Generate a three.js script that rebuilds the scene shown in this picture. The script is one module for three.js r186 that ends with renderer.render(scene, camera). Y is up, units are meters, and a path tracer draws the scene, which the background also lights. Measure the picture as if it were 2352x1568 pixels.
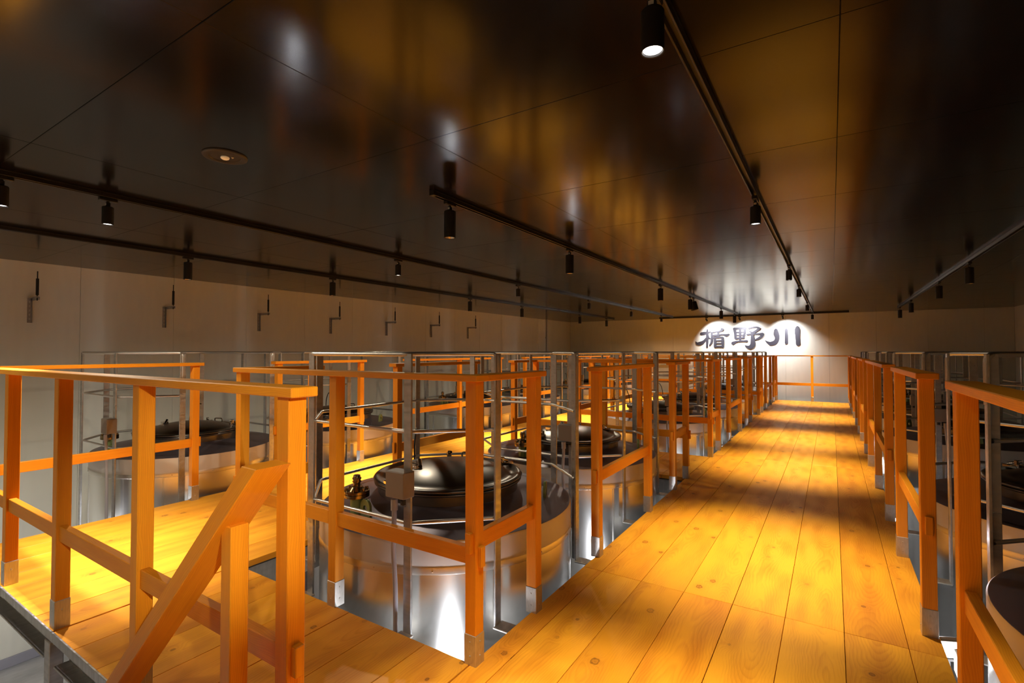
import * as THREE from 'three';
import { mergeGeometries } from 'three/addons/utils/BufferGeometryUtils.js';
import { RoundedBoxGeometry } from 'three/addons/geometries/RoundedBoxGeometry.js';
import { createNoise3D } from 'simplex-noise';
import { RectAreaLightUniformsLib } from 'three/addons/lights/RectAreaLightUniformsLib.js';

// ───────────────────────── camera, light levels, exposure ─────────────────────────
const scene = new THREE.Scene();
scene.background = new THREE.Color(0x000000);
const FX = 1145 / 1568;                                   // focal length in frame heights
const camera = new THREE.PerspectiveCamera(2 * Math.atan(0.5 / FX) * 180 / Math.PI, 1.5, 0.05, 60);
camera.position.set(0, 1.2, 0);
camera.rotation.order = 'YXZ';
camera.rotation.set(1.1508 * Math.PI / 180, 32.667 * Math.PI / 180, 0);
scene.add(camera);
const renderer = new THREE.WebGLRenderer({ antialias: true });
renderer.toneMapping = THREE.LinearToneMapping;
renderer.toneMappingExposure = 1.0;
renderer.shadowMap.enabled = true;
RectAreaLightUniformsLib.init();
const WALK_CD = 28, SIDE_CD = 50, SPILL_CD = 0.7, SIDE_SPILL_CD = 3, STAIR_CD = 30, SIGN_CD = 10.5, FLOOD_CD = 6, TUBE = 30;  // candela of the walkway spots, side walkway spots, sign spots, tank lights
const WARM = new THREE.Color().setRGB(1, 0.86, 0.64), WARM2 = new THREE.Color().setRGB(1, 0.95, 1.0), COOL = new THREE.Color().setRGB(0.9, 0.92, 1.0);

// ───────────────────────── helpers ─────────────────────────
let seed = 20240611;
const rnd = () => { seed = (seed * 1664525 + 1013904223) >>> 0; return seed / 4294967296; };
const rr = (a, b) => a + (b - a) * rnd();
const noise = createNoise3D(rnd);
const names = new Map();
function numbered(n) { const k = names.get(n) || 0; names.set(n, k + 1); return k ? `${n}_${String(k).padStart(3, '0')}` : n; }
function shade(o) { o.castShadow = o.receiveShadow = true; return o; }
function thing(name, label, category, [x, y, z] = [0, 0, 0], turn = 0, group) {
  const o = new THREE.Group(); o.name = numbered(name); scene.add(o);
  o.position.set(x, y, z); o.rotation.y = turn; o.userData = { label, category };
  if (group) o.userData.group = group;
  return o;
}
function part(name, geo, mat, parent, label) {
  const m = shade(new THREE.Mesh(Array.isArray(geo) ? mergeGeometries(geo.map(flat)) : geo, mat));
  m.name = name; parent.add(m); if (label) m.userData.label = label; return m;
}
function solo(name, geo, mat, label, category, group) { const m = part(numbered(name), geo, mat, scene); m.userData = { label, category }; if (group) m.userData.group = group; return m; }
function structure(name) { const o = new THREE.Group(); o.name = name; o.userData.kind = 'structure'; scene.add(o); return o; }
function copy(root, pos, label, turn) {
  const r = root.clone(); r.name = numbered(root.name.replace(/_\d{3}$/, '')); r.userData = { ...root.userData, label };
  r.position.set(...pos); if (turn !== undefined) r.rotation.y = turn; scene.add(r); return r;
}
function flat(g) { const n = g.index ? g.toNonIndexed() : g; for (const k of Object.keys(n.attributes)) if (!['position', 'normal', 'uv'].includes(k)) n.deleteAttribute(k); return n; }
const V3 = (x, y, z) => new THREE.Vector3(x, y, z);

// box with chamfered edges; u runs along `axis` in units of tu metres, v across in units of tv metres
function cbox(w, h, d, at = [0, 0, 0], c = 0.002, axis = 'y', tu = 1.2, tv = 0.15, u0 = 0, v0 = 0) {
  const H = [w / 2, h / 2, d / 2], P = [], N = [], U = [], ax = 'xyz'.indexOf(axis);
  const o1 = (ax + 1) % 3, o2 = (ax + 2) % 3;
  const poly = (pts, n) => {
    for (let i = 1; i + 1 < pts.length; i++) {
      let tri = [pts[0], pts[i], pts[i + 1]];
      const [a, b, cc] = tri.map(p => V3(...p)); const nn = b.clone().sub(a).cross(cc.clone().sub(a));
      if (nn.dot(V3(...n)) < 0) tri = [pts[0], pts[i + 1], pts[i]];
      const l = Math.hypot(...n), dom = n.map(Math.abs).indexOf(Math.max(...n.map(Math.abs)));
      for (const p of tri) {
        P.push(p[0] + at[0], p[1] + at[1], p[2] + at[2]); N.push(n[0] / l, n[1] / l, n[2] / l);
        if (dom === ax) U.push(u0 + (p[o1]) / tu * 0.3, v0 + p[o2] / tv);
        else { const other = dom === o1 ? o2 : o1; U.push(u0 + p[ax] / tu, v0 + p[other] / tv); }
      }
    }
  };
  const pt = (s, f) => s.map((v, i) => v * (H[i] - (f === i ? 0 : c)));
  const S = [-1, 1];
  for (let f = 0; f < 3; f++) for (const s of S) {
    const a = (f + 1) % 3, b = (f + 2) % 3, q = [[-1, -1], [1, -1], [1, 1], [-1, 1]].map(([i, j]) => { const v = [0, 0, 0]; v[f] = s; v[a] = i; v[b] = j; return pt(v, f); });
    const n = [0, 0, 0]; n[f] = s; poly(q, n);
    for (const t of S) { // edges between face f(s) and face a(t)
      const e = [-1, 1].map(j => { const v = [0, 0, 0]; v[f] = s; v[a] = t; v[b] = j; return v; });
      const n2 = [0, 0, 0]; n2[f] = s; n2[a] = t; poly([pt(e[0], f), pt(e[1], f), pt(e[1], a), pt(e[0], a)], n2);
    }
  }
  for (const i of S) for (const j of S) for (const k of S) { const v = [i, j, k]; poly([pt(v, 0), pt(v, 1), pt(v, 2)], v); }
  const g = new THREE.BufferGeometry();
  g.setAttribute('position', new THREE.Float32BufferAttribute(P, 3)); g.setAttribute('normal', new THREE.Float32BufferAttribute(N, 3)); g.setAttribute('uv', new THREE.Float32BufferAttribute(U, 2));
  return g;
}
const cyl = (r1, r2, h, at = [0, 0, 0], n = 16, open = false) => new THREE.CylinderGeometry(r1, r2, h, n, 1, open).translate(...at);
const rod = (a, b, r, n = 8) => { const A = V3(...a), B = V3(...b), l = A.distanceTo(B); const g = new THREE.CylinderGeometry(r, r, l, n); g.applyQuaternion(new THREE.Quaternion().setFromUnitVectors(V3(0, 1, 0), B.clone().sub(A).normalize())); return g.translate((A.x + B.x) / 2, (A.y + B.y) / 2, (A.z + B.z) / 2); };
const lathe = (pts, n = 64) => new THREE.LatheGeometry(pts.map(p => new THREE.Vector2(...p)), n);
function tube(pts, r, n = 8, closed = false, bend = 0.04) {           // straight runs with rounded bends
  const path = new THREE.CurvePath(), P = pts.map(p => V3(...p)), N = P.length;
  const cut = (a, b, d) => a.clone().lerp(b, Math.min(0.45, d / a.distanceTo(b)));
  let last = closed ? cut(P[0], P[1], bend) : P[0]; const first = last.clone();
  for (let i = 1; i < (closed ? N + 1 : N - 1); i++) {
    const p = P[i % N], prev = P[(i - 1) % N], next = P[(i + 1) % N], a = cut(p, prev, bend), b = cut(p, next, bend);
    path.add(new THREE.LineCurve3(last, a)); path.add(new THREE.QuadraticBezierCurve3(a, p, b)); last = b;
  }
  if (!closed) path.add(new THREE.LineCurve3(last, P[N - 1]));
  const S = []; for (const c of path.curves) { const k = c.isLineCurve3 ? 1 : 5; for (let i = 0; i < k; i++) S.push(c.getPoint(i / k)); }
  if (closed) S.push(first); else S.push(P[N - 1]);
  const parts = []; for (let i = 0; i + 1 < S.length; i++) if (S[i].distanceTo(S[i + 1]) > 1e-5) parts.push([S[i], S[i + 1]]);
  // ring sweep
  const Pn = [], Nn = [], Un = [], Ix = []; let ref = V3(0, 1, 0);
  for (let i = 0; i < S.length; i++) {
    const t = (S[Math.min(i + 1, S.length - 1)].clone().sub(S[Math.max(i - 1, 0)])).normalize();
    if (Math.abs(t.dot(ref)) > 0.95) ref = Math.abs(t.y) > 0.9 ? V3(1, 0, 0) : V3(0, 1, 0);
    const e1 = ref.clone().cross(t).normalize(), e2 = t.clone().cross(e1);
    for (let k = 0; k <= n; k++) { const a = k / n * 2 * Math.PI, d = e1.clone().multiplyScalar(Math.cos(a)).addScaledVector(e2, Math.sin(a)); Nn.push(d.x, d.y, d.z); Pn.push(S[i].x + d.x * r, S[i].y + d.y * r, S[i].z + d.z * r); Un.push(i / 8, k / n); }
  }
  for (let i = 0; i + 1 < S.length; i++) for (let k = 0; k < n; k++) { const a = i * (n + 1) + k, b = a + n + 1; Ix.push(a, a + 1, b, b, a + 1, b + 1); }
  const g = new THREE.BufferGeometry(); g.setAttribute('position', new THREE.Float32BufferAttribute(Pn, 3)); g.setAttribute('normal', new THREE.Float32BufferAttribute(Nn, 3)); g.setAttribute('uv', new THREE.Float32BufferAttribute(Un, 2)); g.setIndex(Ix); return g;
}

// ───────────────────────── textures ─────────────────────────
const toS = v => { v = Math.min(1, Math.max(0, v)); return 255 * (v <= 0.0031308 ? 12.92 * v : 1.055 * Math.pow(v, 1 / 2.4) - 0.055); };
function dataTex(w, h, fn, srgb = true) {
  const d = new Uint8Array(w * h * 4);
  for (let y = 0; y < h; y++) for (let x = 0; x < w; x++) { const c = fn(x / w, y / h, x, y), i = (y * w + x) * 4; if (srgb) { d[i] = toS(c[0]); d[i + 1] = toS(c[1]); d[i + 2] = toS(c[2]); } else { d[i] = d[i + 1] = d[i + 2] = 255 * Math.min(1, Math.max(0, c)); } d[i + 3] = 255; }
  const t = new THREE.DataTexture(d, w, h); t.wrapS = t.wrapT = THREE.RepeatWrapping; t.magFilter = THREE.LinearFilter; t.minFilter = THREE.LinearMipmapLinearFilter; t.generateMipmaps = true; t.anisotropy = 8;
  if (srgb) t.colorSpace = THREE.SRGBColorSpace; t.needsUpdate = true; return t;
}
const mix3 = (a, b, t) => [a[0] + (b[0] - a[0]) * t, a[1] + (b[1] - a[1]) * t, a[2] + (b[2] - a[2]) * t];
const LANES = 5, PLEN = 2.4, PW = 0.22;
const knots = [...Array(LANES)].map((_, k) => [...Array(k === 1 ? 2 : 4)].map(() => ({ s: rnd(), t: rr(-0.085, 0.085), r: rr(0.005, 0.016), dark: rr(0.35, 1) })));
const laneTone = [...Array(LANES)].map(() => rr(-0.5, 0.5)), lanePith = [...Array(LANES)].map(() => rr(-0.07, 0.07));
function plankSample(s, v) {
  const k = Math.min(LANES - 1, Math.floor(v * LANES)), t = (v * LANES - k - 0.5) * PW, R = PLEN / (2 * Math.PI), a = s * 2 * Math.PI, cx = Math.cos(a) * R, cz = Math.sin(a) * R, kk = k * 7.31;
  const q0 = t - lanePith[k] + 0.025 * noise(cx * 1.6, cz * 1.6, kk) + 0.006 * noise(cx * 7, cz * 7, kk + t * 14);
  const dep = 0.045 + 0.05 * noise(cx * 1.1, cz * 1.1, kk + 40);
  let r = Math.sqrt(q0 * q0 + dep * dep), core = 0, halo = 0;
  for (const n of knots[k]) { let ds = Math.abs(s - n.s); ds = Math.min(ds, 1 - ds) * PLEN; const dt = t - n.t, dd = Math.hypot(ds * 0.7, dt); r += 0.03 * Math.exp(-dd * dd / (2 * 0.02 * 0.02)); { const w = dd + 0.0025 * noise(ds * 60, dt * 60, n.s * 9), rim = Math.exp(-Math.pow((w - n.r) / 0.0022, 2)), inn = w < n.r ? 0.35 + 0.3 * Math.max(0, Math.sin(w / 0.0016)) : 0; core = Math.max(core, n.dark * Math.min(1, rim * 0.9 + inn)); } halo = Math.max(halo, n.dark * 0.5 * Math.exp(-dd * dd / (2 * 0.02 * 0.02))); }
  const ring = r / 0.0085 + 0.25 * noise(cx * 3, cz * 3, kk + 90), f = ring - Math.floor(ring), late = f < 0.82 ? Math.pow(f / 0.82, 2.2) : 1 - (f - 0.82) / 0.18;
  const fib = 0.5 + 0.5 * noise(cx * 9, cz * 9, t * 420 + kk), broad = noise(cx * 2, cz * 2, t * 9 + kk + 17);
  const g = Math.min(1, Math.max(0, 0.24 * late + 0.26 * fib + 0.34 * broad + 0.3 * laneTone[k]));
  let c = mix3([0.87, 0.375, 0.022], [0.52, 0.16, 0.005], g); c = mix3(c, [0.5, 0.16, 0.012], halo * 0.8); c = mix3(c, [0.12, 0.035, 0.006], core * 0.8); return { c, g, core };
}
const plankMap = dataTex(2048, 1280, (s, v) => plankSample(s, v).c);
const plankRough = dataTex(1024, 640, (s, v) => { const p = plankSample(s, v); return 0.42 + 0.2 * p.g; }, false);
const railFn = (s, v) => { const a = s * 2 * Math.PI, b = v * 2 * Math.PI, cx = Math.cos(a) * 0.19, cz = Math.sin(a) * 0.19, w = Math.sin(b), w2 = Math.cos(b); const ring = (v * 26) + 1.2 * noise(cx * 3, cz * 3, w * 0.4) + 0.5 * noise(cx * 8 + 5, cz * 8, w2); const f = ring - Math.floor(ring); const late = f < 0.8 ? Math.pow(f / 0.8, 2) : 1 - (f - 0.8) / 0.2; const fib = 0.5 + 0.5 * noise(cx * 10, cz * 10 + 9, w * 12); const br = noise(cx * 2.2, cz * 2.2, w * 1.5 + 30); return Math.min(1, Math.max(0, 0.45 * late + 0.2 * fib + 0.2 * br + 0.05)); };
const railMap = dataTex(1024, 256, (s, v) => mix3([0.8, 0.325, 0.012], [0.61, 0.2, 0.006], railFn(s, v)));
const galvMap = dataTex(256, 256, (x, y) => { const n = 0.5 + 0.25 * noise(Math.cos(x * 6.283) * 3, Math.sin(x * 6.283) * 3, Math.sin(y * 6.283) * 4) + 0.25 * noise(Math.cos(x * 6.283) * 9, Math.sin(x * 6.283) * 9, Math.cos(y * 6.283) * 10); const v = 0.36 + 0.14 * n; return [v, v * 0.99, v * 0.97]; });
const galvRough = dataTex(256, 256, (x, y) => 0.42 + 0.16 * noise(Math.cos(x * 6.283) * 6, Math.sin(x * 6.283) * 6, Math.cos(y * 6.283) * 6), false);
const wallMap = dataTex(256, 512, (x, y) => { const n = noise(Math.cos(x * 6.283) * 1.2, Math.sin(x * 6.283) * 1.2, Math.sin(y * 6.283) * 2.2), v = 0.8 + 0.02 * n; return [v, v * 0.965, v * 0.8]; });
const floorMap = dataTex(512, 512, (x, y) => { const a = noise(Math.cos(x * 6.283) * 1.5, Math.sin(x * 6.283) * 1.5, Math.sin(y * 6.283) * 2), b = noise(Math.cos(x * 6.283) * 9, Math.sin(x * 6.283) * 9, Math.cos(y * 6.283) * 9); const v = 0.42 + 0.05 * a + 0.03 * b; return [v, v * 0.98, v * 0.94]; });
floorMap.repeat.set(3, 3);

// ───────────────────────── materials ─────────────────────────
const S = (o) => new THREE.MeshStandardMaterial(o);
const C = (r, g, b) => new THREE.Color().setRGB(r, g, b);
const M = {
  planks: [[1, 1, 1], [0.86, 0.81, 0.74], [1, 0.93, 0.88], [0.92, 0.93, 0.92], [1, 1.04, 1.06]].map(c => new THREE.MeshPhysicalMaterial({ map: plankMap, roughnessMap: plankRough, roughness: 1, specularIntensity: 0.6, color: C(...c) })),
  rail: [[1, 1, 1], [0.92, 0.86, 0.84], [1, 0.93, 0.9]].map(c => new THREE.MeshPhysicalMaterial({ map: railMap, roughness: 0.5, specularIntensity: 0.6, color: C(...c) })),
  galv: S({ map: galvMap, roughnessMap: galvRough, roughness: 1, metalness: 0.85 }),
  shoe: S({ map: galvMap, roughness: 0.42, metalness: 0.9, color: C(1.25, 1.22, 1.15) }),
  tube: S({ color: C(0.62, 0.6, 0.57), roughness: 0.36, metalness: 0.85 }),
  body: new THREE.MeshPhysicalMaterial({ color: C(0.68, 0.67, 0.64), roughness: 0.26, metalness: 1, anisotropy: 0.65, anisotropyRotation: Math.PI / 2 }),
  strip: S({ color: C(0.62, 0.6, 0.56), roughness: 0.32, metalness: 1 }),
  band: S({ color: C(0.54, 0.51, 0.47), roughness: 0.55, metalness: 0.55 }),
  plate: S({ color: C(0.29, 0.26, 0.31), roughness: 0.4, metalness: 0.9 }),
  lid: S({ color: C(0.16, 0.15, 0.14), roughness: 0.31, metalness: 1 }),
  chrome: S({ color: C(0.72, 0.7, 0.66), roughness: 0.12, metalness: 1 }),
  green: S({ color: C(0.2, 0.27, 0.1), roughness: 0.45, metalness: 0.2 }),
  rubber: S({ color: C(0.012, 0.012, 0.012), roughness: 0.6 }),
  box: S({ color: C(0.23, 0.19, 0.155), roughness: 0.55 }),
  conduit: S({ color: C(0.34, 0.33, 0.36), roughness: 0.5 }),
  black: S({ color: C(0.008, 0.0075, 0.007), roughness: 0.5 }),
  track: S({ color: C(0.012, 0.011, 0.01), roughness: 0.4 }),
  brass: S({ color: C(0.3, 0.22, 0.12), roughness: 0.22, metalness: 1 }),
  silver: S({ color: C(0.75, 0.72, 0.68), roughness: 0.25, metalness: 1 }),
  label: S({ color: C(0.55, 0.55, 0.5), roughness: 0.6 }),
  glowWarm: S({ color: C(0.9, 0.9, 0.9), roughness: 0.5, emissive: C(1, 0.95, 0.9), emissiveIntensity: 6 }),
  glowCool: S({ color: C(0.9, 0.9, 0.9), roughness: 0.5, emissive: C(0.95, 0.97, 1), emissiveIntensity: 6 }),
  glowDim: S({ color: C(0.9, 0.8, 0.6), roughness: 0.4, emissive: C(1, 0.75, 0.4), emissiveIntensity: 0.15 }),
  ceiling: [[0.0065, 0.0045, 0.0035], [0.007, 0.005, 0.0036], [0.006, 0.0044, 0.0034]].map(c => new THREE.MeshPhysicalMaterial({ color: C(...c), roughness: 0.165, ior: 1.25 })),
  wall: S({ map: wallMap, roughness: 0.5 }),
  floor: S({ map: floorMap, roughness: 0.55 }),
  letter: S({ color: C(0.03, 0.026, 0.034), roughness: 0.5 }),
  dark: S({ color: C(0.03, 0.022, 0.016), roughness: 0.8 }),
};

// ───────────────────────── room ─────────────────────────
const XL = -7.07, XR = 3.24, ZB = -14.5, ZF = 2.6, YC = 2.14, YF = -2.0;
const ORD = ['first', 'second', 'third', 'fourth', 'fifth', 'sixth', 'seventh', 'eighth', 'ninth'];
{
  const f = part('floor', new THREE.BoxGeometry(XR - XL + 0.4, 0.2, ZF - ZB + 0.4).translate((XL + XR) / 2, YF - 0.1, (ZF + ZB) / 2), M.floor, scene); f.userData.kind = 'structure';
  const cl = structure('ceiling');
  part('backing', new THREE.BoxGeometry(XR - XL + 0.4, 0.1, ZF - ZB + 0.4).translate((XL + XR) / 2, YC + 0.065, (ZF + ZB) / 2), M.dark, cl);
  const xs = [XL], zs = [ZF]; for (let x = -6.09; x < XR - 0.2; x += 1.53) xs.push(x); xs.push(XR);
  for (let z = 2.13; z > ZB + 0.2; z -= 0.945) zs.push(z); zs.push(ZB);
  for (let i = 0; i + 1 < xs.length; i++) for (let j = 0; j + 1 < zs.length; j++) {
    const w = xs[i + 1] - xs[i] - 0.0012, d = zs[j] - zs[j + 1] - 0.0012;
    part('ceiling_panel', cbox(w, 0.015, d, [(xs[i] + xs[i + 1]) / 2, YC + 0.0075, (zs[j] + zs[j + 1]) / 2], 0.0015, 'z', 2, 2), M.ceiling[Math.floor(rnd() * 3)], cl);
  }
  const panelWall = (name, a0, a1, start, place) => {
    const w = structure(name); const e = [a0]; for (let a = start; a < a1 - 0.1; a += 0.94) if (a > a0 + 0.1) e.push(a); e.push(a1);
    for (let i = 0; i + 1 < e.length; i++) place(w, (e[i] + e[i + 1]) / 2, e[i + 1] - e[i] - 0.0022);
    return w;
  };
  const HW = YC - YF, YM = (YC + YF) / 2;
  const side = (x, s) => (w, c, l) => part('wall_panel', cbox(0.02, HW, l, [x + s * 0.01, YM, c], 0.0012, 'y', 4, 1.0, 0.5, rnd()), M.wall, w);
  const back = (z, s) => (w, c, l) => part('wall_panel', cbox(l, HW, 0.02, [c, YM, z + s * 0.01], 0.0012, 'y', 4, 1.0, 0.5, rnd()), M.wall, w);
  const wl = panelWall('wall_left', ZB, ZF, -14.3, side(XL, -1)); part('backing', new THREE.BoxGeometry(0.15, HW, ZF - ZB).translate(XL - 0.1, YM, (ZF + ZB) / 2), M.dark, wl);
  const wr = panelWall('wall_right', ZB, ZF, -14.3, side(XR, 1)); part('backing', new THREE.BoxGeometry(0.15, HW, ZF - ZB).translate(XR + 0.1, YM, (ZF + ZB) / 2), M.dark, wr);
  const wb = panelWall('wall_back', XL, XR, -6.63, back(ZB, -1)); part('backing', new THREE.BoxGeometry(XR - XL + 0.4, HW, 0.15).translate((XL + XR) / 2, YM, ZB - 0.1), M.dark, wb);
  const wf = panelWall('wall_front', XL, XR, -6.63, back(ZF, 1)); part('backing', new THREE.BoxGeometry(XR - XL + 0.4, HW, 0.15).translate((XL + XR) / 2, YM, ZF + 0.1), M.dark, wf);
  const bb = part('baseboard_left', cbox(0.02, 0.1, ZF - ZB, [XL + 0.01, YF + 0.05, (ZF + ZB) / 2], 0.004, 'z'), M.conduit, scene); bb.userData.kind = 'structure';
  solo('wall_pipe', [rod([XL + 0.04, YF, -12.88], [XL + 0.04, YC, -12.88], 0.03, 12), ...[-1.2, 0.2, 1.6].map(y => cbox(0.05, 0.02, 0.09, [XL + 0.025, y, -12.88], 0.002))], M.band, 'pale vertical service pipe on the cream wall near the back corner', 'pipe');
}

// ───────────────────────── timber walkways ─────────────────────────
const TH = 0.035;
function plank(x0, x1, z0, z1, parent) {      // one board running along z
  const w = x1 - x0 - 0.0022, l = z0 - z1 - 0.002, lane = Math.floor(rnd() * LANES), u0 = rnd();
  const dy = rr(-0.0006, 0.0006), g = cbox(w, TH, l, [(x0 + x1) / 2, -TH / 2 + dy, (z0 + z1) / 2], 0.0012, 'z', PLEN, PW * LANES * 1.03, u0, (lane + 0.5) / LANES);
  part('plank', g, M.planks[Math.floor(rnd() * M.planks.length)], parent);
}
function deck(x0, x1, z0, z1, seams, joints, beams) {
  const d = structure(numbered('wooden_floor'));
  const xs = [x0, ...seams, x1], zs = [z0, ...joints, z1];
  for (let i = 0; i + 1 < xs.length; i++) for (let j = 0; j + 1 < zs.length; j++) plank(xs[i], xs[i + 1], zs[j], zs[j + 1], d);
  part('underlay', cbox(x1 - x0 - 0.01, 0.008, z0 - z1 - 0.01, [(x0 + x1) / 2, -TH - 0.0055, (z0 + z1) / 2], 0.001, 'z'), M.dark, d);
  for (const [w, dd, x, z] of beams) part('steel_beam', [cbox(w, 0.16, dd, [x, -TH - 0.092, z], 0.003, w > dd ? 'x' : 'z', 1, 1)], M.galv, d);
  return d;
}
const cutup = (a, b, n) => [...Array(n - 1)].map((_, i) => a + (b - a) * (i + 1) / n);
// main walkway
deck(-1.18, 0.37, 1.3, -14.02, [-1.07, -0.852, -0.635, -0.41, -0.19, 0.032, 0.25], [-2.58, -6.2, -9.85], [[0.06, 15.2, -1.13, -6.4], [0.06, 15.2, 0.32, -6.4], [0.08, 15.2, -0.4, -6.4]]);
// side walkway along the wall row
deck(-4.4, -2.828, -0.755, -14.02, cutup(-4.4, -2.828, 7), [-4.3, -7.9, -11.4], [[0.06, 13.1, -4.35, -7.42], [0.06, 13.1, -2.875, -7.42], [0.08, 13.1, -3.6, -7.42]]);
// links between them
const PERIOD = 4.47, PIT0 = -1.55, PITL = 3.36;
for (const [a, b, near] of [[-0.755, -1.55, 1], [-4.91, -6.02], [-9.38, -10.49], [-13.85, -14.02]])
  deck(-2.816, -1.184, a, b, cutup(-2.816, -1.184, 7), [], near ? [[1.62, 0.05, -2, b + 0.028]] : [[1.62, 0.05, -2, a - 0.03], [1.62, 0.05, -2, b + 0.028]]);
// galvanised edge angle, channel beams and column carrying the near edge
solo('edge_angle', [cbox(3.2, 0.04, 0.008, [-2.79, -0.014, -0.751], 0.0015, 'x', 1, 1)], M.galv, 'thin galvanised angle trimming the near edge of the wooden deck boards', 'trim');
for (const [a, b, w] of [[-4.4, -2.915, 'under the near end of the side walkway'], [-2.78, -1.2, 'under the near deck edge behind the staircase']])
  solo('channel_beam', [cbox(b - a, 0.1, 0.008, [(a + b) / 2, -0.087, -0.805], 0.0015, 'x', 1, 1), cbox(b - a, 0.009, 0.06, [(a + b) / 2, -0.133, -0.779], 0.0015, 'x', 1, 1), cbox(b - a, 0.008, 0.05, [(a + b) / 2, -0.0405, -0.784], 0.0015, 'x', 1, 1)], M.galv, `grey galvanised steel channel beam ${w}`, 'beam');
solo('steel_column', [cbox(0.062, 1.935, 0.05, [-2.87, -1.0175, -0.775], 0.003, 'y', 1, 1), cbox(0.14, 0.012, 0.14, [-2.87, YF + 0.006, -0.775], 0.002)], M.galv, 'galvanised steel column under the near deck edge, below a railing post', 'column');

// ───────────────────────── wooden railings ─────────────────────────
const PS = 0.052, CAPY = 1.096, CAPH = 0.026, CAPW = 0.078;
const shoeGeo = [cbox(0.056, 0.118, 0.056, [0, 0.057, 0], 0.0015)];
for (const y of [0.035, 0.088]) for (const s of [-1, 1]) { shoeGeo.push(new THREE.SphereGeometry(0.0038, 6, 4).scale(0.5, 1, 1).translate(s * 0.0282, y, 0)); shoeGeo.push(new THREE.SphereGeometry(0.0038, 6, 4).scale(1, 1, 0.5).translate(0, y, s * 0.0282)); }
const shoeG = mergeGeometries(shoeGeo.map(flat)), postGs = [0, 1, 2, 3].map(i => cbox(PS, CAPY - CAPH / 2 - 0.1, PS, [0, (CAPY - CAPH / 2 + 0.1) / 2, 0], 0.0025, 'y', 1.2, 0.15, i * 0.27, i * 0.31));
const tenonX = cbox(0.02, 0.078, 0.026, [0, 0, 0], 0.002, 'y'), tenonZ = cbox(0.026, 0.078, 0.02, [0, 0, 0], 0.002, 'y');
let railCount = 0;
// path: corner points; postsAt: positions of posts; every run gets a cap and a mid rail, x runs lower than z runs as in the joinery
function railing(path, posts, label, opt = {}) {
  const [ox, oz] = path[0], g = thing('wooden_railing', label, 'railing', [ox, 0, oz], 0, opt.group), mat = () => M.rail[railCount++ % 3];
  const over = 0.055;
  for (let i = 0; i + 1 < path.length; i++) {
    const [ax, az] = path[i], [bx, bz] = path[i + 1], alongX = Math.abs(ax - bx) > Math.abs(az - bz);
    const e0 = i === 0 ? over : CAPW / 2, e1 = i + 2 === path.length ? over : CAPW / 2;
    let lo = alongX ? Math.min(ax, bx) : Math.min(az, bz), hi = alongX ? Math.max(ax, bx) : Math.max(az, bz);
    const aLow = alongX ? ax < bx : az < bz; let eLo = aLow ? e0 : e1, eHi = aLow ? e1 : e0;
    // at corners the x run passes and the z run butts against it
    const corner = (k) => k > 0 && k < path.length - 1;
    if (!alongX) { if (corner(aLow ? i : i + 1)) eLo = -CAPW / 2 - 0.0005; if (corner(aLow ? i + 1 : i)) eHi = -CAPW / 2 - 0.0005; }
    const a = lo - eLo, b = hi + eHi, len = b - a, mid = (a + b) / 2;
    const cx = alongX ? mid : ax, cz = alongX ? az : mid;
    part('top_rail', cbox(alongX ? len : CAPW, CAPH, alongX ? CAPW : len, [cx - ox, CAPY, cz - oz], 0.0025, alongX ? 'x' : 'z', 1.2, 0.15, rnd(), rnd()), mat(), g);
    const my = alongX ? 0.408 : 0.462, mh = 0.066, ml = hi - lo - PS, mc = (lo + hi) / 2;
    part('mid_rail', cbox(alongX ? ml : 0.03, mh, alongX ? 0.03 : ml, [(alongX ? mc : ax) - ox, my, (alongX ? az : mc) - oz], 0.002, alongX ? 'x' : 'z', 1.2, 0.15, rnd(), rnd()), mat(), g);
    for (const e of [lo, hi]) {
      const s = e === hi ? 1 : -1, p = alongX ? [e + s * (PS / 2 + 0.008), my + 0.004, az] : [ax, my + 0.004, e + s * (PS / 2 + 0.008)];
      part('tenon', (alongX ? tenonX : tenonZ).clone().translate(p[0] - ox, p[1], p[2] - oz), mat(), g);
    }
  }
  posts.forEach(([x, z, drop]) => {
    const p = part('post', postGs[railCount % 4], mat(), g); p.position.set(x - ox, 0, z - oz);
    const s = part('post_shoe', shoeG, M.shoe, p, 'galvanised steel shoe'); if (drop) { s.scale.y = 1.55; s.position.y = -drop; }
  });
  return g;
}
const PX = { wall: -4.37, west: -2.82, east: -1.177, dark: 0.337 };
const ZN = -0.79, ENDZ = -13.97;
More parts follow.
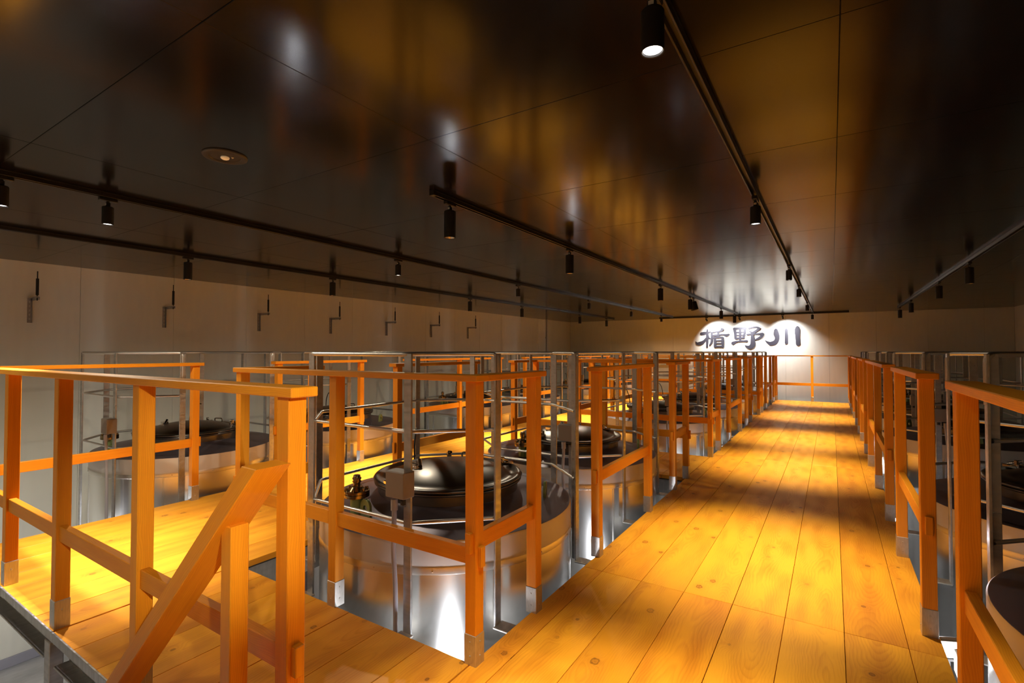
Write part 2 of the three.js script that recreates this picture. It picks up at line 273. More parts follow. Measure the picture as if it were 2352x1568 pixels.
// near corner railing of the side walkway (runs along the near edge and turns along the wall row)
railing([[-1.19, ZN], [PX.wall, ZN], [PX.wall, -2.03]], [[-1.19, ZN, 0.06], [-2.06, ZN, 0.06], [-2.86, ZN, 0.06], [-3.6, ZN, 0.06], [PX.wall, ZN], [PX.wall, -2.03]], 'large L-shaped orange wooden railing at the near deck edge, beside the sloping stair handrail');
const pitWord = ['nearest', 'second', 'farthest'];
for (let k = 0; k < 3; k++) {
  const z0 = -1.565 - PERIOD * k, zf = z0 - 3.335, W = PX.west, E = PX.east, g = 'wooden railings around the middle tank pits', w = pitWord[k];
  railing([[W, z0 - 0.46], [W, z0], [E, z0], [E, z0 - 0.46]], [[W, z0 - 0.46], [W, z0], [-2.0, z0], [E, z0], [E, z0 - 0.46]], `U-shaped orange wooden railing at the near end of the ${w} middle tank pit`, { group: g });
  railing([[E, z0 - 1.2], [E, z0 - 2.17]], [[E, z0 - 1.2], [E, z0 - 2.17]], `short straight wooden railing beside the ${w} middle pit on the wide main walkway`, { group: g });
  railing([[W, z0 - 1.2], [W, z0 - 2.17]], [[W, z0 - 1.2], [W, z0 - 2.17]], `short straight wooden railing beside the ${w} middle pit on the side walkway`, { group: g });
  railing([[W, zf + 0.46], [W, zf], [E, zf], [E, zf + 0.46]], [[W, zf + 0.46], [W, zf], [-2.0, zf], [E, zf], [E, zf + 0.46]], `U-shaped orange wooden railing at the far end of the ${w} middle tank pit`, { group: g });
}
const spans = [[-2.76, -3.73, 2], [-4.46, -6.46, 3], [-7.22, -8.2, 2], [-8.92, -10.93, 3], [-11.69, -12.67, 2]];
for (const [x, nm, where] of [[PX.wall, 'wall side', 'side walkway next to the cream wall tanks'], [PX.dark, 'dark side', 'main walkway next to the dark tank row']])
  spans.forEach(([a, b, n], i) => railing([[x, a], [x, b]], [...Array(n)].map((_, j) => [x, a + (b - a) * j / (n - 1)]), `${['first', 'second', 'third', 'fourth', 'fifth'][i]} separate wooden railing along the ${where}, ${n === 3 ? 'three posts' : 'two posts'}`, { group: 'wooden railings along ' + nm }));
railing([[PX.dark, 1.2], [PX.dark, -2.0]], [[PX.dark, 1.2], [PX.dark, 0.3], [PX.dark, -0.85], [PX.dark, -2.0]], 'long wooden railing closest to the camera on the main walkway beside the dark tanks');
railing([[PX.dark, -13.39], [PX.dark, ENDZ], [-1.165, ENDZ]], [[PX.dark, -13.39], [PX.dark, ENDZ], [-0.402, ENDZ], [-1.165, ENDZ]], 'wooden railing closing the far end of the main walkway below the wall characters');
railing([[PX.wall, -13.39], [PX.wall, ENDZ], [-2.84, ENDZ]], [[PX.wall, -13.39], [PX.wall, ENDZ], [-3.6, ENDZ], [-2.84, ENDZ]], 'wooden railing closing the far end of the side walkway');

// ───────────────────────── staircase going down from the main walkway ─────────────────────────
{
  const st = thing('staircase', 'orange timber staircase with a sloping handrail dropping from the near deck edge', 'staircase', [-1.2, 0, -0.29]);
  const zc = -0.70 + 0.29, L = 2.75;                       // handrail centre, local
  const railPts = (z0, z1, drop) => { };
  // handrail: 45 degrees down towards -x, top end cut level
  const sh = new THREE.Shape(); const x0 = 0.075, y0 = 0.925, t = 0.06;
  sh.moveTo(x0, y0); sh.lineTo(x0 - t, y0); sh.lineTo(x0 - t - L, y0 - L * 1.01); sh.lineTo(x0 - L, y0 - L * 1.01); sh.closePath();
  const hr = new THREE.ExtrudeGeometry(sh, { depth: 0.086, bevelEnabled: true, bevelSize: 0.002, bevelThickness: 0.002, bevelSegments: 1 });
  hr.translate(0, 0, zc - 0.043); const uv = hr.attributes.uv, ps = hr.attributes.position; for (let i = 0; i < uv.count; i++) uv.setXY(i, (ps.getX(i) + ps.getY(i)) / 1.7, ps.getZ(i) / 0.15 + (ps.getX(i) - ps.getY(i)) / 0.2);
  part('handrail', hr, M.rail[0], st, 'sloping handrail with a level cut top end');
  for (const [px, top] of [[-0.09, 0.76], [-0.78, 0.07], [-1.5, -0.65], [-2.2, -1.35]]) { const b = top - 0.95 < YF ? YF : Math.max(YF, top - 0.95); part('handrail_post', cbox(0.047, top - b, 0.047, [px, (top + b) / 2, zc], 0.0025, 'y', 1.2, 0.15, rnd(), rnd()), M.rail[0], st); }
  const n = 10; for (let i = 1; i < n; i++) part('tread', cbox(0.235, 0.035, 0.86, [-0.1 - i * 0.2, -i * 0.2, 0.06], 0.003, 'z', PLEN, 1.1, rnd(), rnd()), M.planks[i % 4], st);
  for (const z of [zc + 0.02, 0.5]) { const s2 = new THREE.Shape(); s2.moveTo(0.0, -0.06); s2.lineTo(-1.9, -1.96); s2.lineTo(-2.2, -1.96); s2.lineTo(0.0, 0.24 - 0.0); s2.closePath(); const s3 = new THREE.Shape(); s3.moveTo(0, -0.3); s3.lineTo(-1.68, -1.98); s3.lineTo(-1.98, -1.98); s3.lineTo(0, -0.02); s3.closePath(); part('stringer', new THREE.ExtrudeGeometry(s3, { depth: 0.03, bevelEnabled: false }).translate(0, 0, z), M.galv, st); }
}

// ───────────────────────── tanks ─────────────────────────
const R = 0.74;
function makeTank() {
  const t = thing('fermentation_tank', 'x', 'tank');
  const b = part('body', [lathe([[R, -1.55], [R, 0.17]], 96), lathe([[0.08, -1.75], [R * 0.9, -1.66], [R, -1.55]], 64)], M.body, t);
  part('seam', [cbox(0.012, 1.7, 0.004, [0, -0.69, R], 0.001), cbox(0.012, 1.7, 0.004, [0, -0.69, -R], 0.001)].map((g, i) => g.rotateY(0.9)), M.strip, b);
  const st = [lathe([[R + 0.0005, 0.162], [R + 0.004, 0.164], [R + 0.004, 0.194], [R + 0.0005, 0.196]], 96)];
  part('flashing', st, M.strip, t, 'riveted bright steel flashing');
  const rv = []; for (let i = 0; i < 16; i++) { const a = i / 16 * 6.283 + 0.2; rv.push(new THREE.SphereGeometry(0.004, 5, 4).translate(Math.sin(a) * (R + 0.004), 0.179, Math.cos(a) * (R + 0.004))); }
  part('rivet', rv, M.chrome, t.children[1]).userData.kind = 'stuff';
  part('shoulder_band', [lathe([[R + 0.001, 0.195], [R + 0.002, 0.312], [R - 0.004, 0.318]], 96)], M.band, t, 'matte grey shoulder band');
  part('top_plate', lathe([[R - 0.003, 0.3175], [R - 0.012, 0.32], [0.44, 0.375], [0.42, 0.377]], 96), M.plate, t, 'dark satin sloping top plate');
  part('neck', lathe([[0.42, 0.36], [0.42, 0.425], [0.426, 0.43], [0.442, 0.432], [0.444, 0.444], [0.424, 0.446]], 80), M.lid, t);
  const lid = part('lid', lathe([[0.424, 0.445], [0.442, 0.447], [0.448, 0.456], [0.44, 0.466], [0.42, 0.468], [0.4, 0.458], [0.372, 0.458], [0.35, 0.468], [0.32, 0.482], [0.245, 0.505], [0.15, 0.521], [0.06, 0.528], [0.0001, 0.529]], 80), M.lid, t, 'domed dark manhole lid with rolled rim');
  const clampAt = (a) => [cbox(0.03, 0.02, 0.09, [0, 0.475, 0.391], 0.003), cbox(0.022, 0.05, 0.022, [0, 0.495, 0.362], 0.003), rod([-0.012, 0.515, 0.34], [0.014, 0.49, 0.405], 0.009, 10), cyl(0.016, 0.016, 0.03, [0, 0.478, 0.35], 10)].map(g => g.rotateY(a));
  for (const a of [-2.45, -0.25, 2.6]) part('lid_clamp', clampAt(a), M.chrome, lid);
  part('lid_handle', tube([[-0.045, 0.45, 0], [-0.045, 0.515, 0.012], [0.045, 0.515, 0.012], [0.045, 0.45, 0]], 0.006, 8, false, 0.015).translate(0, 0.0, -0.345).rotateY(0.3), M.chrome, lid);
  part('lid_latch', [cbox(0.06, 0.03, 0.045, [-0.16, 0.525, 0.06], 0.004), rod([-0.135, 0.555, 0.05], [-0.095, 0.528, 0.085], 0.012, 12), cyl(0.018, 0.022, 0.02, [-0.12, 0.522, 0.085], 14), rod([-0.19, 0.53, 0.03], [-0.36, 0.475, -0.08], 0.006, 8)], M.chrome, lid, 'chrome latch on the dome').position.set(0.03, -0.006, 0.1);
  // vent valve: green pipe stub, flange pair, hose nozzle
  const vx = -0.15, vz = 0.58, vy = 0.34;
  const v = part('vent_valve', [cyl(0.033, 0.033, 0.09, [vx, vy + 0.05, vz], 20)], M.green, t, 'green stub pipe with brass coloured flange');
  const fl = [cyl(0.066, 0.066, 0.016, [vx, vy + 0.1, vz], 28), cyl(0.066, 0.066, 0.014, [vx, vy + 0.118, vz], 28), cyl(0.03, 0.045, 0.02, [vx, vy + 0.134, vz], 20)];
  for (let i = 0; i < 6; i++) { const a = i / 6 * 6.283; fl.push(cyl(0.009, 0.009, 0.05, [vx + 0.052 * Math.cos(a), vy + 0.113, vz + 0.052 * Math.sin(a)], 6)); }
  part('flange', fl, M.brass, v);
  part('hose_nozzle', lathe([[0.018, 0], [0.018, 0.02], [0.024, 0.026], [0.019, 0.034], [0.024, 0.044], [0.018, 0.052], [0.018, 0.06], [0.014, 0.062], [0.0001, 0.062]], 20).translate(vx, vy + 0.143, vz), M.brass, v);
  // lifting lugs
  const lug = new THREE.Shape(); lug.moveTo(-0.035, 0); lug.lineTo(-0.035, 0.03); lug.absarc(0, 0.045, 0.033, Math.PI, 0, true); lug.lineTo(0.035, 0); lug.closePath(); const ho = new THREE.Path(); ho.absarc(0, 0.04, 0.014, 0, Math.PI * 2); lug.holes.push(ho);
  const lg = new THREE.ExtrudeGeometry(lug, { depth: 0.012, bevelEnabled: true, bevelSize: 0.0015, bevelThickness: 0.0015, bevelSegments: 1, curveSegments: 10 });
  for (const a of [-0.12, 1.97, 4.07]) part('lifting_lug', lg.clone().scale(1.25, 1.25, 1).translate(0, 0.332, 0.585).rotateY(a), M.green, t);
  for (let i = 0; i < 4; i++) { const a = i * Math.PI / 2 + 0.785; part('leg', [rod([Math.sin(a) * 0.6, YF + 0.01, Math.cos(a) * 0.6], [Math.sin(a) * 0.6, -1.5, Math.cos(a) * 0.6], 0.045, 14), cyl(0.08, 0.08, 0.014, [Math.sin(a) * 0.6, YF + 0.007, Math.cos(a) * 0.6], 16)], M.body, t); }
  return t;
}
const CV = { // octagon of posts around a tank; the gap faces the walkway
  mid: [[0.36, 0.72], [0.66, 0.44], [0.66, -0.42], [0.35, -0.71], [-0.36, -0.71], [-0.66, -0.42], [-0.66, 0.44], [-0.34, 0.72]],
  wall: [[0.36, 0.72], [0.69, 0.37], [0.66, -0.43], [0.35, -0.71], [-0.36, -0.71], [-0.66, -0.42], [-0.66, 0.44], [-0.35, 0.72]],
};
function makeCage(kind) {
  const t = thing('tank_guardrail', 'x', 'guard rail'), V = kind === 'wall' ? CV.wall : CV.mid, s = kind === 'dark' ? -1 : 1, P = V.map(([x, z]) => [x * s, z]);
  P.forEach(([x, z], i) => {
    const sideways = Math.abs(x) > 0.55, w = sideways ? 0.011 : 0.045, d = sideways ? 0.045 : 0.011, low = kind === 'wall' ? -0.5 : -0.075;
    const g = [cbox(w, 1.19 - low, d, [x, (1.19 + low) / 2, z], 0.0015, 'y', 1, 1, rnd(), rnd())];
    if (i === 2) g.push(cbox(0.04, 1.19 - low, 0.011, [x - s * 0.02, (1.19 + low) / 2, z - 0.017], 0.0015, 'y', 1, 1));
    const p = part('guard_post', g, M.galv, t);
    const sg = Math.sign(sideways ? x : z), L = 0.11;
    part('foot_bracket', sideways ? [cbox(L, 0.008, 0.075, [x + sg * L / 2, low + 0.004, z], 0.0015, 'x', 1, 1), cbox(0.008, 0.09, 0.075, [x + sg * L, low - 0.04, z], 0.0015, 'y', 1, 1)] : [cbox(0.075, 0.008, L * 0.85, [x, low + 0.004, z + sg * L * 0.43], 0.0015, 'z', 1, 1), cbox(0.075, 0.09, 0.008, [x, low - 0.04, z + sg * L * 0.85], 0.0015, 'y', 1, 1)], M.shoe, p, 'bright galvanised foot bracket');
  });
  // rings run from post 2 around the back to post 1, open between posts 1 and 2
  const ring = (y, o = 0) => [2, 3, 4, 5, 6, 7, 0, 1].map(i => [P[i][0] * (1 + o), y, P[i][1] * (1 + o)]);
  const top = ring(1.188); part('top_rail', tube([[P[2][0], 0.98, P[2][1]], ...top, [P[1][0], 0.98, P[1][1]]], 0.012, 10, false, 0.035), M.tube, t);
  part('middle_rail', tube(ring(0.832, -0.015), 0.0095, 8, false, 0.03), M.tube, t);
  part('lower_rail', tube(ring(0.418, -0.015), 0.0095, 8, false, 0.03), M.tube, t);
  // control box with conduit on the front post
  const bi = 0, [bx, bz] = P[bi], b = part('control_box', new RoundedBoxGeometry(0.115, 0.118, 0.07, 2, 0.006).translate(bx - s * 0.02, 0.605, bz + 0.03), M.box, t, 'grey instrument box');
  part('conduit', [tube([[bx - s * 0.045, 0.535, bz + 0.04], [bx - s * 0.045, 0.46, bz + 0.04], [bx - s * 0.06, 0.3, bz + 0.03], [bx - s * 0.045, 0.12, bz + 0.03], [bx - s * 0.045, -0.6, bz + 0.03]], 0.011, 10, false, 0.05), cyl(0.016, 0.016, 0.05, [bx - s * 0.045, 0.51, bz + 0.04], 12)], M.conduit, b);
  part('cable_gland', cyl(0.012, 0.012, 0.02, [bx + s * 0.005, 0.525, bz + 0.035], 10), M.rubber, b);
  // black signal cable drooping from the side post to the plate
  part('cable', tube([[P[5][0], 0.62, P[5][1]], [P[5][0] * 0.9, 0.64, P[5][1] * 0.8], [P[5][0] * 0.8, 0.56, P[5][1] * 0.6], [P[5][0] * 0.74, 0.36, P[5][1] * 0.5]], 0.006, 6, false, 0.05), M.rubber, t);
  return t;
}
const tankZ = []; for (let k = 0; k < 3; k++) tankZ.push(-2.38 - PERIOD * k, -4.07 - PERIOD * k);
const ROW = [[-5.22, 'wall', 'row along the cream wall'], [-1.985, 'mid', 'middle row between both walkways'], [1.2, 'dark', 'dark row past the main walkway']];
let tank0, cage0 = {};
for (const [x, kind, text] of ROW) tankZ.forEach((z, i) => {
  const l = `${ORD[i]} round steel tank from the near end of the ${text}`, lc = `galvanised guard rail around the ${ORD[i]} tank of the ${text}`;
  if (!tank0) { tank0 = makeTank(); tank0.position.set(x, 0, z); tank0.userData.label = l; tank0.userData.group = 'stainless tanks'; } else copy(tank0, [x, 0, z], l);
  if (!cage0[kind]) { const c = cage0[kind] = makeCage(kind); c.position.set(x, 0, z); c.userData.label = lc; c.userData.group = 'tank guard rails'; } else copy(cage0[kind], [x, 0, z], lc);
});

// ───────────────────────── ceiling tracks and spotlights ─────────────────────────
function spot(at, to, cd, color, angle, pen = 1, radius = 1) {
  const l = new THREE.SpotLight(color, cd, 0, angle, pen, 2); l.position.set(...at); l.target.position.set(...to); l.castShadow = true; l.shadow.radius = radius; l.shadow.mapSize.set(512, 512); scene.add(l, l.target); return l;
}
function track(x, z0, z1, label) {
  const l = z0 - z1, zc = (z0 + z1) / 2;
  const g = [cbox(0.034, 0.006, l, [0, YC - 0.003, 0], 0.001, 'z'), cbox(0.007, 0.024, l, [-0.0135, YC - 0.018, 0], 0.001, 'z'), cbox(0.007, 0.024, l, [0.0135, YC - 0.018, 0], 0.001, 'z')];
  const t = thing('lighting_track', label, 'track', [x, 0, zc], 0, 'ceiling lighting tracks');
  part('rail_channel', g, M.track, t); for (const s of [-1, 1]) part('end_cap', cbox(0.036, 0.032, 0.03, [0, YC - 0.016, s * (l / 2 + 0.012)], 0.002), M.black, t);
  return t;
}
track(-0.37, 1.6, -13.75, 'black lighting track on the ceiling above the main walkway');
track(-1.95, -2.2, -13.3, 'black lighting track on the ceiling above the middle tank row');
track(-3.6, 1.6, -13.6, 'black lighting track on the ceiling above the side walkway');
track(-5.2, 1.6, -13.45, 'black lighting track on the ceiling closest to the cream wall');
track(1.19, 1.6, -13.2, 'black lighting track on the ceiling above the dark tank row');
{
  const t = thing('lighting_track', 'black lighting track running across the ceiling close to the wall characters', 'track', [-1.85, 0, -13.97], 0, 'ceiling lighting tracks');
  part('rail_channel', [cbox(4.4, 0.006, 0.034, [0, YC - 0.003, 0], 0.001, 'x'), cbox(4.4, 0.024, 0.007, [0, YC - 0.018, -0.0135], 0.001, 'x'), cbox(4.4, 0.024, 0.007, [0, YC - 0.018, 0.0135], 0.001, 'x')], M.track, t);
}
function lampProto(len, r, lit) {
  const t = thing('track_spotlight', 'x', 'spotlight');
  part('adapter', cbox(0.03, 0.022, 0.09, [0, YC - 0.041, 0], 0.003), M.black, t);
  const top = YC - 0.085, nk = part('neck', [cyl(0.008, 0.008, 0.04, [0, YC - 0.068, 0], 10), cbox(0.02, 0.022, 0.02, [0, YC - 0.07, 0], 0.002)], M.black, t);
  part('rating_label', cbox(0.014, 0.012, 0.001, [0, YC - 0.07, 0.0106], 0.0002), M.label, nk);
  const bot = top - len, h = part('housing', lathe([[0.0001, top], [r * 0.9, top], [r, top - 0.005], [r, bot + 0.001], [r - 0.002, bot], [r - 0.004, bot + 0.002], [r - 0.005, bot + 0.02], [0.0001, bot + 0.03]], 32), M.black, t);
  if (lit) part('lens', lathe([[0.0001, bot + 0.006], [r - 0.0055, bot + 0.006], [r - 0.0055, bot + 0.009], [0.0001, bot + 0.009]], 24), lit === 'cool' ? M.glowCool : M.glowWarm, t, 'glowing lens');
  else part('reflector', lathe([[r - 0.006, bot + 0.003], [r * 0.55, bot + 0.028], [r * 0.3, bot + 0.029]], 24), M.silver, t, 'unlit silver reflector');
  t.userData.bot = bot; return t;
}
const litP = lampProto(0.105, 0.029, 'warm'), offP = lampProto(0.165, 0.036, null); let usedLit = false, usedOff = false;
const litBot = litP.userData.bot; delete litP.userData.bot; delete offP.userData.bot;
function putLamp(on, x, z, label, group) {
  const p = on ? litP : offP, first = on ? !usedLit : !usedOff; if (on) usedLit = true; else usedOff = true;
  const o = first ? p : copy(p, [x, 0, z], label); o.position.set(x, 0, z); o.userData.label = label; o.userData.group = group; return o;
}
const T1 = [0.9, -1.23, -3.24, -5.98, -7.88, -10.65, -13.5], T3 = [1.0, -0.73, -1.18, -3.53, -5.77, -8.14, -10.34, -12.58];
T1.forEach((z, i) => { putLamp(true, -0.37, z, `${ORD[i]} lit black spotlight from the near end of the track above the main walkway`, 'lit track spotlights'); spot([-0.37, litBot - 0.012, z], [-0.37, 0, z], WALK_CD, WARM, 0.57, 1, 1.2); spot([-0.37, litBot - 0.014, z], [-0.37, 0, z], SPILL_CD, WARM, 1.3, 0.7, 1.2); });
{ // spotlight on the dark row track, aimed low across the walkway at the stair head
  putLamp(true, 1.19, 0.3, 'lit black spotlight on the dark row track, aimed across the walkway at the stair head', 'lit track spotlights');
  spot([1.19, litBot - 0.012, 0.3], [-1.28, 0.95, -0.75], STAIR_CD, WARM, 0.17, 0.6, 1.2);
}
T3.forEach((z, i) => { putLamp(true, -3.6, z, `${ORD[i]} lit black spotlight from the near end of the track above the side walkway`, 'lit track spotlights'); spot([-3.6, litBot - 0.012, z], [-3.6, 0, z], i === 1 || i === 2 ? SIDE_CD * 0.42 : SIDE_CD, WARM2, 0.58, 1, 1.2); spot([-3.6, litBot - 0.014, z], [-3.6, 0, z], SIDE_SPILL_CD, WARM, 1.45, 0.3, 1.2); });
const OFFZ = [-2.34, -3.99, -6.78, -8.48, -11.2, -12.92];
for (const [x, text] of [[-1.95, 'middle tank row'], [-5.2, 'tank row along the cream wall'], [1.19, 'dark tank row']]) OFFZ.forEach((z, i) => putLamp(false, x, z, `unlit black spotlight hanging above the ${ORD[i]} tank of the ${text}`, 'unlit track spotlights'));
{ // tilted extra lamp on the middle track
  const t = thing('track_spotlight', 'short black spotlight tilted sideways beside the fourth lamp above the middle tanks', 'spotlight', [-1.95, 0, -8.72]);
  part('adapter', cbox(0.03, 0.022, 0.09, [0, YC - 0.041, 0], 0.003), M.black, t); part('neck', cyl(0.008, 0.008, 0.06, [0, YC - 0.08, 0], 10), M.black, t);
  part('housing', lathe([[0.0001, 0.07], [0.05, 0.07], [0.06, 0.06], [0.06, -0.07], [0.055, -0.072], [0.05, -0.05], [0.0001, -0.05]], 28).rotateZ(0.25).translate(0, YC - 0.17, 0), M.black, t);
}
// sign spots on the cross track, aimed at the back wall
[[-2.8, -2.56], [-1.99, -1.83], [-1.01, -0.95]].forEach(([x, tx], i) => {
  const t = thing('accent_spotlight', `small black spotlight tilted at the ${['first', 'middle', 'last'][i]} wall character`, 'spotlight', [x, 0, -13.97], 0, 'sign spotlights');
  part('adapter', cbox(0.07, 0.02, 0.028, [0, YC - 0.04, 0], 0.003), M.black, t); part('neck', cyl(0.005, 0.005, 0.03, [0, YC - 0.062, 0], 8), M.black, t);
  const dir = V3(tx - x, -0.62, -0.53).normalize(), q = new THREE.Quaternion().setFromUnitVectors(V3(0, -1, 0), dir);
  const h = part('housing', lathe([[0.0001, 0.035], [0.018, 0.035], [0.022, 0.03], [0.022, -0.04], [0.02, -0.04], [0.019, -0.03], [0.0001, -0.03]], 20).applyQuaternion(q).translate(0, YC - 0.095, 0), M.black, t);
  part('lens', lathe([[0.0001, -0.037], [0.0185, -0.037], [0.0185, -0.034], [0.0001, -0.034]], 16).applyQuaternion(q).translate(0, YC - 0.095, 0), M.glowCool, t, 'glowing lens');
  const p = V3(x, YC - 0.095, -13.97).addScaledVector(dir, 0.05);
  spot([p.x, p.y, p.z], [p.x + dir.x, p.y + dir.y, p.z + dir.z], SIGN_CD, COOL, 0.92, 1, 0.8);
});
{ // recessed emergency light
  const t = thing('emergency_light', 'round recessed emergency light with a small faceted lens in the dark ceiling', 'ceiling light', [-2.45, YC, -1.26]);
  part('trim_ring', lathe([[0.098, 0], [0.096, -0.006], [0.07, -0.009], [0.066, -0.002]], 40), M.black, t); part('plate', lathe([[0.068, -0.003], [0.03, -0.004], [0.0001, -0.004]], 32), M.black, t);
  part('lens', new THREE.IcosahedronGeometry(0.02, 1).scale(1, 0.5, 1).translate(0, -0.008, 0), M.glowDim, t, 'faintly glowing faceted lens'); part('indicator', new THREE.SphereGeometry(0.006, 10, 6).translate(0.03, -0.006, -0.02), M.label, t);
}

// ───────────────────────── work lights below the deck ─────────────────────────
function workLight(x, y, z, tx, ty, tz, label, cd) {
  const t = thing('work_light', label, 'work light', [x, y, z], Math.atan2(tx - x, tz - z), 'white work lights below the deck');
  part('housing', new RoundedBoxGeometry(0.1, 0.08, 0.035, 2, 0.006).translate(0, 0, -0.02), M.silver, t);
  part('lens', cbox(0.084, 0.064, 0.006, [0, 0, 0], 0.002), M.glowCool, t, 'glowing white lens'); part('bracket', [cbox(0.112, 0.012, 0.02, [0, -0.05, -0.02], 0.002), rod([0, -0.05, -0.02], [0, YF - y, -0.02], 0.012, 8)], M.galv, t);
  const d = V3(tx - x, ty - y, tz - z).normalize();
  spot([x + d.x * 0.02, y, z + d.z * 0.02], [x + d.x, y + d.y, z + d.z], cd, COOL, 1.25, 0.8, 2);
}
workLight(-5.3, -0.7, 0.15, -6.6, -2.3, -1.5, 'white work light on a floor stand near the stair foot, facing the cream wall', 8);
ROW.forEach(([x, kind, text], r) => tankZ.forEach((z, i) => {
  const o = kind === 'mid' ? (i % 2 ? [0.64, 0.66] : [0.62, 0.72]) : kind === 'wall' ? [0.1, 0.86] : i % 2 ? [-0.8, -0.72] : [-0.8, -0.5];
  if (kind === 'dark') workLight(x + o[0] + 0.02, -0.1, z + o[1], x - 0.5, -0.9, z + 0.12, `white work light beside the ${ORD[i]} tank of the ${text}`, FLOOD_CD * 1.5);
  else workLight(x + o[0], -0.4, z + o[1], x, -0.1, z, `white work light shining up the ${ORD[i]} tank of the ${text}`, i === 0 ? FLOOD_CD * 1.4 : FLOOD_CD);
}));

import_tubes();
function import_tubes() {
  [[-3.6, -1.6, 'side'], [-3.6, -6.0, 'side'], [-3.6, -10.5, 'side'], [-0.4, -1.6, 'main'], [-0.4, -6.0, 'main'], [-0.4, -10.5, 'main']].forEach(([x, z, w], i) => {
    const t = thing('tube_light', `${ORD[i % 3]} white tube lamp from the near end under the ${w} walkway`, 'tube light', [x, -0.3, z], 0, 'tube lamps below the walkways');
    part('housing', cbox(0.09, 0.05, 1.22, [0, 0, 0], 0.006, 'z'), M.label, t); part('hanger', [rod([0, 0, -0.45], [0, 0.1, -0.45], 0.006), rod([0, 0, 0.45], [0, 0.1, 0.45], 0.006)], M.galv, t);
    part('tube', rod([0, -0.036, -0.58], [0, -0.036, 0.58], 0.014, 12), M.glowCool, t, 'glowing white tube');
    const l = new THREE.RectAreaLight(COOL, TUBE, 0.06, 1.16); l.position.set(x, -0.36, z); l.rotation.x = -Math.PI / 2; scene.add(l);
  });
}

// ───────────────────────── wall brackets ─────────────────────────
[-1.66, -2.91, -4.14, -5.38, -6.62, -7.86, -9.11].forEach((z, i) => {
  const b = thing('wall_bracket', `${ORD[i]} angle bracket from the near end on the cream wall, holding an upright black rod`, 'bracket', [XL, 0, z], 0, 'angle brackets on the wall');
  const holes = []; for (let k = 0; k < 5; k++) holes.push(cbox(0.0015, 0.018, 0.012, [0.0075, 1.54 + k * 0.045, 0], 0.0004));
  const a = part('upright_arm', [cbox(0.006, 0.26, 0.035, [0.003, 1.63, 0], 0.001), cbox(0.03, 0.26, 0.004, [0.015, 1.63, -0.0155], 0.001)], M.galv, b); part('slot', holes, M.label, a);
  part('cross_arm', [cbox(0.26, 0.005, 0.035, [0.13, 1.7575, 0], 0.001), cbox(0.26, 0.03, 0.004, [0.13, 1.745, -0.0155], 0.001)], M.galv, b);
  part('rod', rod([0.245, 1.72, 0], [0.245, 2.02, 0], 0.005, 8), M.black, b); part('sleeve', cyl(0.0125, 0.0125, 0.17, [0.245, 1.86, 0], 12), M.rubber, b, 'thick black sleeve'); part('nut', [cyl(0.01, 0.01, 0.008, [0.245, 1.764, 0], 6), cyl(0.01, 0.01, 0.008, [0.245, 1.75, 0], 6)], M.silver, b);
});

// ───────────────────────── wall characters ─────────────────────────
// brush strokes: [x, y, half width] in tenths of a character grid, mapped to metres on the back wall
const wx = x => -3.267 + x * 0.001211, wy = y => 2.193 - y * 0.001317;
function stroke(pts, k = 0) {
  const c = new THREE.CatmullRomCurve3(pts.map(p => V3(wx(p[0]), wy(p[1]), p[2] * 0.00138)), false, 'centripetal'), n = Math.max(8, pts.length * 6), L = [], Rt = [];
  const q = c.getPoints(n); let f0, f1;
  for (let i = 0; i <= n; i++) { const a = q[Math.max(0, i - 1)], b = q[Math.min(n, i + 1)], l = Math.hypot(b.x - a.x, b.y - a.y) || 1, nx = -(b.y - a.y) / l, ny = (b.x - a.x) / l, r = Math.max(0.002, q[i].z); L.push([q[i].x + nx * r, q[i].y + ny * r]); Rt.push([q[i].x - nx * r, q[i].y - ny * r]); }
  const cap = (p, d, r) => [-60, -30, 0, 30, 60].map(t => { const a = t * Math.PI / 180; return [p.x + r * (Math.cos(a) * d[0] - Math.sin(a) * d[1]) * 0.8, p.y + r * (Math.cos(a) * d[1] + Math.sin(a) * d[0]) * 0.8]; });
  const dirOf = (a, b) => { const l = Math.hypot(b.x - a.x, b.y - a.y) || 1; return [(b.x - a.x) / l, (b.y - a.y) / l]; };
  const endC = cap(q[n], dirOf(q[n - 1], q[n]), Math.max(0.002, q[n].z)).reverse(), staC = cap(q[0], dirOf(q[1], q[0]), Math.max(0.002, q[0].z)).reverse();
  const pts2 = [...L, ...endC, ...Rt.reverse(), ...staC], sh = new THREE.Shape(pts2.map(p => new THREE.Vector2(...p)));
  return new THREE.ExtrudeGeometry(sh, { depth: 0.012 + k * 0.0007, bevelEnabled: false }).translate(0, 0, -k * 0.00005);
}
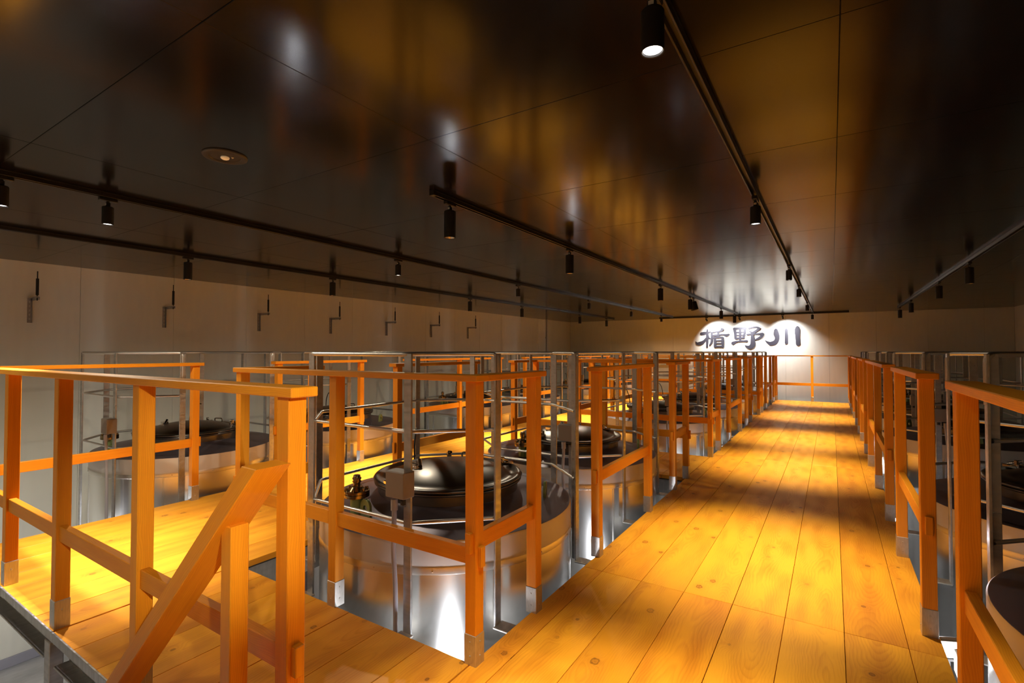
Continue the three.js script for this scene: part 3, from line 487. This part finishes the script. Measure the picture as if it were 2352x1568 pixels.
const CHARS = [
  ['tree radical and shield shape', [
    [[185, 382, 32], [255, 372, 30], [330, 358, 20], [385, 345, 12]], [[316, 292, 12], [316, 380, 24], [312, 520, 24], [308, 660, 19]], [[300, 470, 18], [235, 545, 28], [160, 585, 38], [95, 588, 30], [58, 545, 5]], [[330, 440, 18], [355, 475, 16], [382, 486, 8]],
    [[606, 275, 10], [635, 300, 27], [590, 335, 18], [520, 345, 13], [400, 362, 12]], [[412, 365, 16], [412, 460, 22], [405, 560, 22], [362, 628, 12]], [[420, 420, 17], [540, 415, 16], [650, 405, 16], [715, 422, 26], [775, 405, 18]], [[545, 345, 18], [545, 400, 18], [540, 460, 18]],
    [[445, 470, 16], [540, 460, 18], [640, 462, 18]], [[475, 465, 24], [478, 560, 24], [478, 662, 22]], [[638, 465, 24], [642, 560, 26], [642, 664, 22]], [[480, 528, 13], [640, 526, 13]], [[480, 584, 13], [640, 582, 13]], [[470, 650, 20], [560, 648, 18], [650, 652, 20]]]],
  ['village and field shape', [
    [[875, 290, 22], [990, 287, 22], [1105, 285, 24]], [[890, 290, 28], [905, 390, 24], [912, 480, 24]], [[1100, 285, 24], [1095, 380, 20], [1065, 465, 22]], [[1000, 290, 18], [1003, 420, 22], [1004, 540, 20]], [[905, 366, 11], [1085, 360, 12]], [[905, 426, 11], [1080, 422, 11]], [[905, 490, 22], [1000, 482, 16], [1085, 480, 14]], [[1140, 542, 20], [1030, 542, 15], [920, 556, 18], [850, 588, 34]],
    [[1172, 290, 16], [1260, 272, 15], [1340, 272, 18], [1385, 298, 22]], [[1385, 300, 24], [1320, 345, 22], [1240, 390, 22]], [[1190, 350, 14], [1225, 366, 16], [1250, 380, 12]], [[1140, 412, 16], [1270, 404, 13], [1380, 404, 17], [1450, 398, 20]], [[1455, 405, 22], [1430, 450, 26], [1360, 495, 20], [1290, 522, 8]], [[1240, 385, 26], [1250, 500, 34], [1246, 630, 44], [1190, 668, 36], [1135, 655, 22], [1098, 628, 4]]]],
  ['three river strokes', [
    [[1702, 330, 30], [1712, 410, 44], [1726, 495, 38], [1690, 568, 40], [1600, 598, 36], [1540, 572, 20], [1494, 534, 4]], [[1895, 330, 24], [1896, 450, 28], [1896, 590, 28]], [[2100, 290, 30], [2100, 345, 44], [2103, 470, 38], [2112, 620, 36]]]],
];
CHARS.forEach(([d, st], i) => {
  const g = mergeGeometries(st.map((p, k) => flat(stroke(p, k)))); const m = solo('wall_character', g.translate(0, 0, ZB + 0.004), M.letter, `${['first', 'second', 'third'][i]} grey brush-written character on the bright back wall, ${d}`, 'lettering', 'wall characters');
});

renderer.render(scene, camera);
